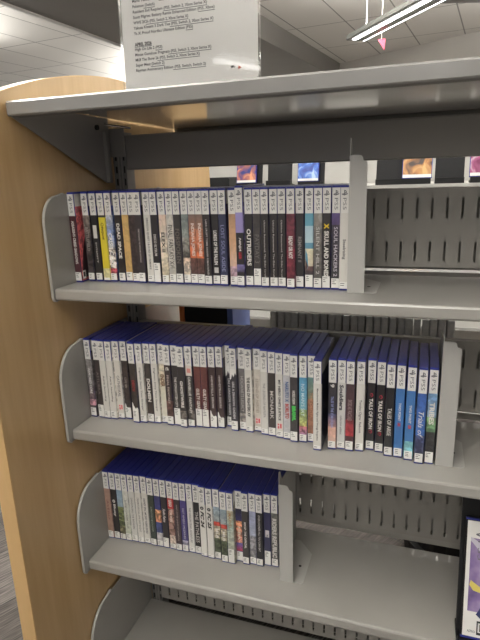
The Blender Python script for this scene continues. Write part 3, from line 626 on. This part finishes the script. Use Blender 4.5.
# the left cases stand just inside the bracket
ORD = ['first','second','third','fourth','fifth','sixth','seventh','eighth','ninth','tenth','eleventh','twelfth','thirteenth','fourteenth','fifteenth','sixteenth','seventeenth','eighteenth','nineteenth','twentieth','twenty-first','twenty-second','twenty-third','twenty-fourth','twenty-fifth','twenty-sixth','twenty-seventh','twenty-eighth','twenty-ninth','thirtieth','thirty-first','thirty-second','thirty-third','thirty-fourth']
proto = bpy.data.objects.new('game_case', None); COL.objects.link(proto); proto.empty_display_size = 0.02
link('case_shell', SHELL, proto); hb = link('header_band', HEADER, proto); link('console_mark', MARK, hb)
_first = [True]
_sl = {}; _tx = {}
def patch(kind, args, parent):
    """stickers and printed blocks on the spine"""
    if kind == 'blk':
        MB().box(3.2, CW-3.2, -0.62, 0, fz(args[1]), fz(args[0])).build('title_block', ink(args[2]), parent)
    elif kind == 'hull':
        MB().prism([(1.0, fz(.60)), (4.5, fz(.66)), (6.0, fz(.78)), (1.0, fz(.84))], -0.5, 0, 'Y').build('cover_shape', ink((96, 150, 178)), parent)
        MB().prism([(1.0, fz(.70)), (5.5, fz(.78)), (1.0, fz(.84))], -0.6, 0, 'Y').build('cover_shape', ink((88, 66, 66)), parent)
    elif kind == 'pink':
        o = MB(); o.box(2.6, CW-1.6, -0.62, 0, fz(args[1]), fz(args[0]), 0)
        a, b = fz(args[0]), fz(args[1])
        o.box(3.6, 6.6, -0.66, -0.6, b+1.5, a-6.5, 1); o.box(8, 11.2, -0.66, -0.6, b+2.5, a-1.5, 1); o.box(3.6, 6.6, -0.66, -0.6, a-5, a-1.5, 1)
        o.build('genre_sticker', [ink((226, 214, 210)), ink((216, 96, 104))], parent)
    elif kind == 'rag':
        zt = fz(args[0]); zb = fz(.93)
        MB().prism([(0.8, zb), (CW-0.8, zb), (CW-0.8, zt-8), (CW-3.5, zt-5), (CW-6, zt-9), (4, zt-2), (2.6, zt+4), (0.8, zt+5)], -0.6, 0, 'Y').build('torn_label', M['label'], parent)
    elif kind == 'ragtop':
        zt = fz(HB)+2; zb = fz(args[0])
        MB().prism([(0.8, zt), (0.8, zb), (3.5, zb+3), (5.5, zb+12), (8, zb+6), (CW-3, zb+15), (CW-0.8, zb+10), (CW-0.8, zt)], -0.6, 0, 'Y').build('torn_label', M['label'], parent)
    elif kind == 'hang':
        o = MB(); o.box(0.9, CW-0.9, -0.8, 0, fz(args[0]), fz(HB)+2, 0); o.box(3.5, 11, -0.84, -0.78, fz(args[0])+6, fz(HB)-4, 1)
        o.build('genre_sticker', [ink((224, 214, 206)), ink((222, 150, 140))], parent)
def place_row(rows, pts, z, rowname, group, start=0, zs=None):
    for i, (spec, (x, y)) in enumerate(zip(rows, pts)):
        look, segs, texts, lf, cover = spec[:5]; extra = spec[5] if len(spec) > 5 else []
        if _first[0]: o = proto; _first[0] = False
        else: o = copy_tree(proto0)
        if o is proto:
            pass
        o.location = Vector((x-0.75, y, z+0.3))*S
        tail = ', %s from left, %s' % (ORD[i], rowname)
        wl = look.split(); lim = 16-1-len(tail.replace(',', ' ').split())
        if len(wl) > lim:
            for cut in (' with ', ' between ', ' over ', ' and ', ','):
                p = look.rfind(cut)
                if p > 0 and 3 <= len(look[:p].split()) <= lim: wl = look[:p].split(); break
            else: wl = wl[:lim]
        tag(o, ' '.join(wl).rstrip(',').replace(' spine', ' spined case', 1) + tail, 'game case', group)
        key = (look, tuple(cover))
        if key not in _sl:
            _sl[key] = sleeve_mesh(segs, cover)
            _tx[key] = []
            for (t, c, a, b, h, bold, sh) in texts:
                _tx[key].append(spine_text(t, ink(c), CW/2-h/2, CW/2+h/2, fz(a), fz(b), -0.72, bold, sh))
        sl = link('sleeve', _sl[key], o)
        for me in _tx[key]: link('title', me, sl)
        for ex in extra: patch(ex[0], ex[1:], o)
        link('spine_sticker', get_label(lf), o)
        if rows is ROW1 and i == 0:
            # front cover art: dark figure and rating box
            cv = MB()
            cv.prism([(2, 8), (36, 8), (52, 40), (50, 84), (40, 96), (30, 80), (22, 84), (12, 60)], CW+0.3, CW+0.45, 'X', 0)
            cv.box(CW+0.4, CW+0.6, 3, 13, 6, 22, 1); cv.box(CW+0.55, CW+0.7, 5, 11, 10, 19, 0)
            cv.build('cover_figure', [ink((54, 40, 44)), M['label']], o)
        if rows is ROW1 and i == 21: o.scale = (1, 1, 1.022)
# keep a clean prototype for copying (the first case itself receives its own print afterwards)
class _P: pass
def copy_proto(_=None):
    c = bpy.data.objects.new('game_case', None); COL.objects.link(c); c.empty_display_size = 0.02
    for nm, me in (('case_shell', SHELL), ('header_band', HEADER)):
        q = link(nm, me, c)
        if nm == 'header_band': link('console_mark', MARK, q)
    return c
_ct = copy_tree
proto0 = None
def copy_tree(o, parent=None):
    return copy_proto() if o is None else _ct(o, parent)
place_row(ROW1, P1, Z[0], 'top row', 'game cases in the top row')
place_row(ROW2, P2, Z[1], 'middle row', 'game cases in the middle row')
place_row(ROW2B, P2B, Z[1], 'right block of middle row', 'game cases in the right block of the middle row')
place_row(ROW3, P3, Z[2], 'third row', 'game cases in the short third row')

# ------------------------------------------------------------------ face-out case on a black stand, far right
th = math.radians(18)
ds = empty('display_stand', 'black plastic easel at the right edge, holding a purple game case', 'display stand', (714, -86, Z[2]))
MB().prism([(-24, 0), (60, 0), (60, 6), (6, 12), (-2, 30), (-24, 30)], 0, 150, 'X').build('base', M['black'], ds)
m = MB(); m.prism([(-2, 0), (150, 0), (150, 232), (146, 238), (6, 238), (-2, 230)], 0, 4, 'Y')
b = m.build('backrest', M['black'], ds, (0, 14, 24)); b.rotation_euler = (-th, 0, 0)
fc = empty('face_out_game_case', 'purple and yellow game case shown face out on the black stand at right', 'game case', (719, -94, Z[2]+34), rot=(-th, 0, 0))
k = 1.14
m = MB(); m.box(-1.5, 135*k, 0, 14, 0, 170*k).bev(1.2); m.build('case_shell', M['black'], fc)
MB().box(-1.6, 135*k+.1, -0.3, 6, 168*k, 170*k+.3).build('case_rim', M['blue'], fc)
MB().box(-1.6, 135*k+.1, -0.3, 6, -.3, 2.5*k).build('case_rim', M['blue'], fc)
m = MB(); m.box(1.0, 133.5*k, -0.4, 0.5, 3.0*k, 167*k); m.build('cover_sheet', M['white'], fc)
def art_mat():
    m = bpy.data.materials.new('cover artwork'); m.use_nodes = True
    nt = m.node_tree; b = nt.nodes['Principled BSDF']; b.inputs['Roughness'].default_value = 0.25
    tc = nt.nodes.new('ShaderNodeTexCoord'); n = nt.nodes.new('ShaderNodeTexNoise'); n.inputs['Scale'].default_value = 22; n.inputs['Detail'].default_value = 3
    nt.links.new(tc.outputs['Object'], n.inputs['Vector'])
    r = nt.nodes.new('ShaderNodeValToRGB'); e = r.color_ramp.elements
    e[0].position = 0.3; e[0].color = L((74, 60, 104)); e[1].position = 0.72; e[1].color = L((176, 160, 190))
    q = e.new(0.5); q.color = L((130, 110, 156))
    nt.links.new(n.outputs['Fac'], r.inputs[0]); nt.links.new(r.outputs[0], b.inputs['Base Color']); return m
ca = MB(); ca.box(7, 130*k, -0.7, 0, 44, 146*k-4); ca.build('cover_art', art_mat(), fc)
m = MB(); m.prism([(8, 86), (14, 78), (24, 76), (34, 72), (46, 84), (60, 90), (60, 98), (40, 94), (26, 84), (16, 90), (10, 94)], -1.0, 0, 'Y', 0)
m.prism([(44, 46), (50, 66), (60, 60), (70, 72), (76, 48)], -1.0, 0, 'Y', 0)
m.prism([(20, 40), (26, 52), (40, 54), (50, 46), (48, 36), (28, 34)], -1.0, 0, 'Y', 1)
m.prism([(7, 164), (22, 156), (52, 118), (52, 110), (7, 158)], -0.9, 0, 'Y', 2)
m.build('cover_motif', [ink((206, 190, 96)), ink((46, 52, 96)), ink((196, 192, 204))], fc)
m = MB(); m.box(22, 36, -0.9, 0, 8, 30, 0); m.box(24, 34, -1.0, 0, 12, 27, 1); m.build('rating_box', [M['ink'], M['white']], fc)
link('rating_letter', face_text('E', M['ink'], 26.5, 31.5, 14, 25, -1.1, .02), fc)
link('cover_title', face_text('ASTRO', M['ink'], 8, 20, 10, 14, -0.8), fc)
mk = link('console_mark', MARK, fc); mk.scale = (1.7, 1.7, 1.7); mk.location = Vector((10, 0.2, -96))*S

# ------------------------------------------------------------------ acrylic sign on the canopy
sg = empty('sign_holder', 'clear acrylic sign holder standing on the canopy, holding a printed list', 'sign holder', (165, -72, ZT+0.2), rot=(math.radians(-2), 0, 0))
MB().box(-3, 222, -1.6, -0.4, 1, 286).build('front_sheet', M['acrylic'], sg)
MB().box(-3, 222, 1.6, 2.8, 1, 286).build('back_sheet', M['acrylic'], sg)
MB().box(-3, 222, -1.6, 78, 0, 1.6).build('foot', M['acrylic'], sg)
pp = MB().box(0, 219, 0.2, 0.7, 2.5, 282).build('printed_list', M['paper'], None)
pp.location = Vector((165, -72, ZT+0.2))*S; pp.rotation_euler = (math.radians(-2), 0, 0)
tag(pp, 'white paper sheet with a printed list of game releases inside the clear holder', 'paper sign')
lines = ['Reanimal (PS5, Switch 2, Xbox Series X)', 'Crash Game Tales of the Realm (Switch 2, PS5)', 'Mario Tennis Fever (Switch 2)', 'Pokemon (Switch)', 'Resident Evil Requiem (PS5, Switch 2, Xbox Series X)',
         'Scott Pilgrim: Battery Remix Enhanced Edition (PS5, Xbox)', 'WWE 2K26 (PS5, Switch 2, Xbox Series X)', 'Yakuza Kiwami 3 Dark Ties (PS5, Switch 2, Xbox Series X)', 'Ys X: Proud Nordics Ultimate Edition (PS5)', None,
         '*APRIL 2026', 'High On Life 2 (PS5)', 'Mouse Gumshoe: Pragmata (PS5, Switch 2, Xbox Series X)', 'MLB The Show 26 (PS5, Switch 2, Xbox Series X)', 'Super Meat (Switch 2)', 'Rayman Anniversary Edition (PS5, Switch, Switch 2)']
zz = 146.0
grey = mat('printed ink', (0.07, 0.07, 0.075, 1), 0.6)
for ln in ['FEBRUARY 2026', 'Dragon Quest VII Reimagined (PS5, Switch 2)', 'My Hero Academia: All Justice (PS5, Xbox)', 'Nioh 3 (PS5)', 'Romeo Is A Dead Man (PS5, Xbox Series X)', 'High on Life 2 (PS5, Xbox Series X)', 'MARCH 2026', 'Marathon (PS5, Xbox Series X)', 'Monster Hunter Stories 3 (PS5, Switch 2)']:
    pass
for ln in lines:
    if ln:
        b = ln.startswith('*'); t = ln.lstrip('*')
        wdt = len(t)*2.35*(1.25 if b else 1)
        o = link('print_line', face_text(t, grey, 20, 20+wdt, zz, zz+5.4, 0.0, .03 if b else .012), pp)
        if b or '(' in t:
            a0 = 20+wdt*(t.find('(') if '(' in t else 0)/len(t)
            MB().box(a0, 20+wdt, -0.05, 0.19, zz-1.2, zz-0.5).build('underline', grey, o)
    zz -= 7.5
MB().prism([(176, 27), (178, 30), (182, 30), (184, 27)], 0.0, 0.19, 'Y').build('printed_logo', grey, pp)
MB().prism([(188, 24), (189, 31), (192, 28), (195, 24), (192, 26)], 0.0, 0.19, 'Y').build('printed_logo', ink((170, 70, 50)), pp)

# ------------------------------------------------------------------ things seen through the gaps
# face-out displays on a low gondola beyond the bookcase
gd = empty('display_gondola', 'low light grey display shelving seen through the gap above the back panel', 'display shelf', (0, 1780, 0))
MB().box(-1200, 1300, 0, 420, 112, 126).build('shelf_board', M['bookend'], gd)
MB().box(-1200, 1300, 0, 420, -560, -546).build('shelf_board', M['bookend'], gd)
MB().box(-1200, 1300, 410, 425, FLOOR, 128).build('back_board', M['wall'], gd)
MB().box(-1200, 1300, 0, 420, FLOOR, FLOOR+80).build('plinth', M['post'], gd)
MB().box(-1222, -1200, -10, 430, FLOOR, 300).build('side_board', M['wood'], gd)
MB().box(1300, 1322, -10, 430, FLOOR, 300).build('side_board', M['wood'], gd)
MB().box(-1200, 1300, 440, 470, FLOOR, 700).build('rear_board', M['bookend'], gd)
def stand_proto():
    t = empty('display_easel', 'black easel', 'display stand', (0, 1830, 126), 'black easels on the far display shelf')
    MB().prism([(-30, 0), (80, 0), (80, 8), (4, 14), (-4, 26), (-30, 26)], 0, 126, 'X').build('base', M['black'], t)
    b = MB().prism([(0, 0), (126, 0), (126, 150), (100, 150), (94, 128), (32, 128), (26, 150), (0, 150)], 0, 4, 'Y').build('backrest', M['black'], t, (0, 8, 14)); b.rotation_euler = (-.2, 0, 0)
    return t
def far_art(cols):
    m = bpy.data.materials.new('far cover artwork'); m.use_nodes = True
    nt = m.node_tree; b = nt.nodes['Principled BSDF']; b.inputs['Roughness'].default_value = 0.3
    tc = nt.nodes.new('ShaderNodeTexCoord'); n = nt.nodes.new('ShaderNodeTexNoise'); n.inputs['Scale'].default_value = 16; n.inputs['Detail'].default_value = 2; n.inputs['Distortion'].default_value = 1
    nt.links.new(tc.outputs['Object'], n.inputs['Vector'])
    r = nt.nodes.new('ShaderNodeValToRGB'); e = r.color_ramp.elements
    e[0].position = 0.35; e[0].color = L(cols[0]); e[1].position = 0.65; e[1].color = L(cols[2]); q = e.new(0.5); q.color = L(cols[1])
    nt.links.new(n.outputs['Fac'], r.inputs[0]); nt.links.new(r.outputs[0], b.inputs['Base Color']); return m
def far_case(x, z, cols, look, k=1.0):
    t = empty('displayed_game_case', look, 'game case', (x, 1806, z+26), 'face-out cases on the far display shelf', (-.2, 0, 0)); t.scale = (k, k, k)
    m = MB(); m.box(0, 132, 0, 14, 0, 170).bev(1.5, 1); m.build('case_shell', M['blue'], t)
    MB().box(3, 129, -0.6, 1, 4, 166).build('cover_art', far_art(cols), t)
    MB().box(3, 129, -0.9, 1, 4, 18).build('cover_foot', M['white'], t)
sp0 = stand_proto()
def easel(x, z, label, tall=None):
    global sp0
    if sp0 is not None: o = sp0; sp0 = None; easel.p = o
    else: o = _ct(easel.p)
    o.location = Vector((x, 1830, z))*S; o['label'] = label
    if tall: o.scale = (1, 1, tall)
easel(-306, 126, 'black easel under the blue and orange case, far beyond the top row')
far_case(-309, 126, [(40, 50, 120), (150, 90, 90), (220, 150, 110)], 'blue and orange game case displayed face out, seen over the middle of the top row', .8)
easel(15, 126, 'black easel under the bright blue case, far beyond the top row')
far_case(12, 126, [(30, 60, 150), (60, 110, 200), (170, 200, 230)], 'bright blue game case displayed face out, seen over the right of the top row', .8)
easel(-150, 126, 'empty black easel between the orange and blue far cases', 1.35)
easel(-30+420, 126, 'empty black easel seen just right of the top bookend')
easel(512, 126, 'black easel under the orange case seen above the slotted panel')
far_case(510, 126, [(60, 44, 40), (176, 120, 66), (206, 166, 104)], 'orange and black game case displayed face out above the slotted panel')
easel(655, 126, 'empty black easel between the orange and magenta far cases')
easel(806, 126, 'black easel under the magenta case at the far right')
far_case(800, 126, [(120, 44, 86), (160, 84, 124), (206, 200, 206)], 'magenta and white game case displayed face out at the far right')
bb = MB().prism([(0, 0), (330, 0), (330, 50), (322, 58), (8, 58), (0, 50)], 0, 160, 'Y').build('storage_case', M['black'], None, (-712, 1900, 126.2))
tag(bb, 'long low black box seen over the left half of the top row', 'box')
wd = empty('wooden_screen', 'light wooden side of a far bookcase seen over the left of the top row', 'bookcase side', (0, 2400, 0))
MB().box(-1320, -760, 0, 30, FLOOR, 420).build('board', M['wood'], wd)
MB().box(-700, -420, 20, 50, FLOOR, 420).build('board', M['wood'], wd)
MB().box(-760, -700, 5, 45, FLOOR, 420).build('white_post', M['label'], wd)

# things standing on the far side shelf behind the middle row, near the wooden end
o = MB().box(0, 13, 0, 135, 0, 178).bev(1, 1).build('upright_case', ink((214, 124, 70)), None, (57, 290, Z[1]+.3)); tag(o, 'thin orange case edge seen in the strip under the top shelf', 'game case')
o = MB().prism([(0, 0), (112, 0), (112, 186), (104, 192), (8, 192), (0, 186)], 0, 60, 'Y').bev(1, 1).build('storage_case', M['black'], None, (71, 290, Z[1]+.3)); tag(o, 'black storage case standing in the strip under the top shelf', 'box')
o = MB().box(0, 14, 0, 135, 0, 178).bev(1, 1).build('upright_case', ink((96, 112, 170)), None, (184, 290, Z[1]+.3)); tag(o, 'thin pale blue case edge right of the black storage case', 'game case')

# cases standing on the far side of the bookcase, behind the middle shelf's panel
bcm = MB(); bcm.box(0, 14, 0, 135, 0, 170).bev(1.0, 1); BACK = bcm.mesh('far_side_case', mat('white case plastic', (0.55, 0.54, 0.53, 1), 0.35, noise=0.2, scale=70))
for i in range(24):
    o = link('far_side_case', BACK, None, (300+i*16.5+(i % 3)*0.7, 262+(i*7 % 5), Z[1]+0.3))
    tag(o, 'pale game case on the far side shelf, seen through the strip behind the middle row', 'game case', 'pale cases on the far side of the bookcase')
KX, KY = 815, 720
ks = empty('kick_stool', 'dark round kick stool on the carpet behind, seen under the slotted panel', 'stool', (KX, KY, FLOOR))
def frustum(r0, r1, z0, z1, n=28):
    m = MB(); A = [m.bm.verts.new(Vector((r0*math.cos(2*math.pi*i/n), r0*math.sin(2*math.pi*i/n), z0))*S) for i in range(n)]
    B = [m.bm.verts.new(Vector((r1*math.cos(2*math.pi*i/n), r1*math.sin(2*math.pi*i/n), z1))*S) for i in range(n)]
    m.bm.faces.new(A); m.bm.faces.new(B[::-1])
    for i in range(n): m.bm.faces.new([A[i], B[i], B[(i+1) % n], A[(i+1) % n]])
    return m
frustum(200, 205, 2, 60).build('base_ring', M['black'], ks)
frustum(185, 150, 60, 290).build('body', M['black'], ks)
frustum(165, 165, 290, 330).build('step_top', M['black'], ks)
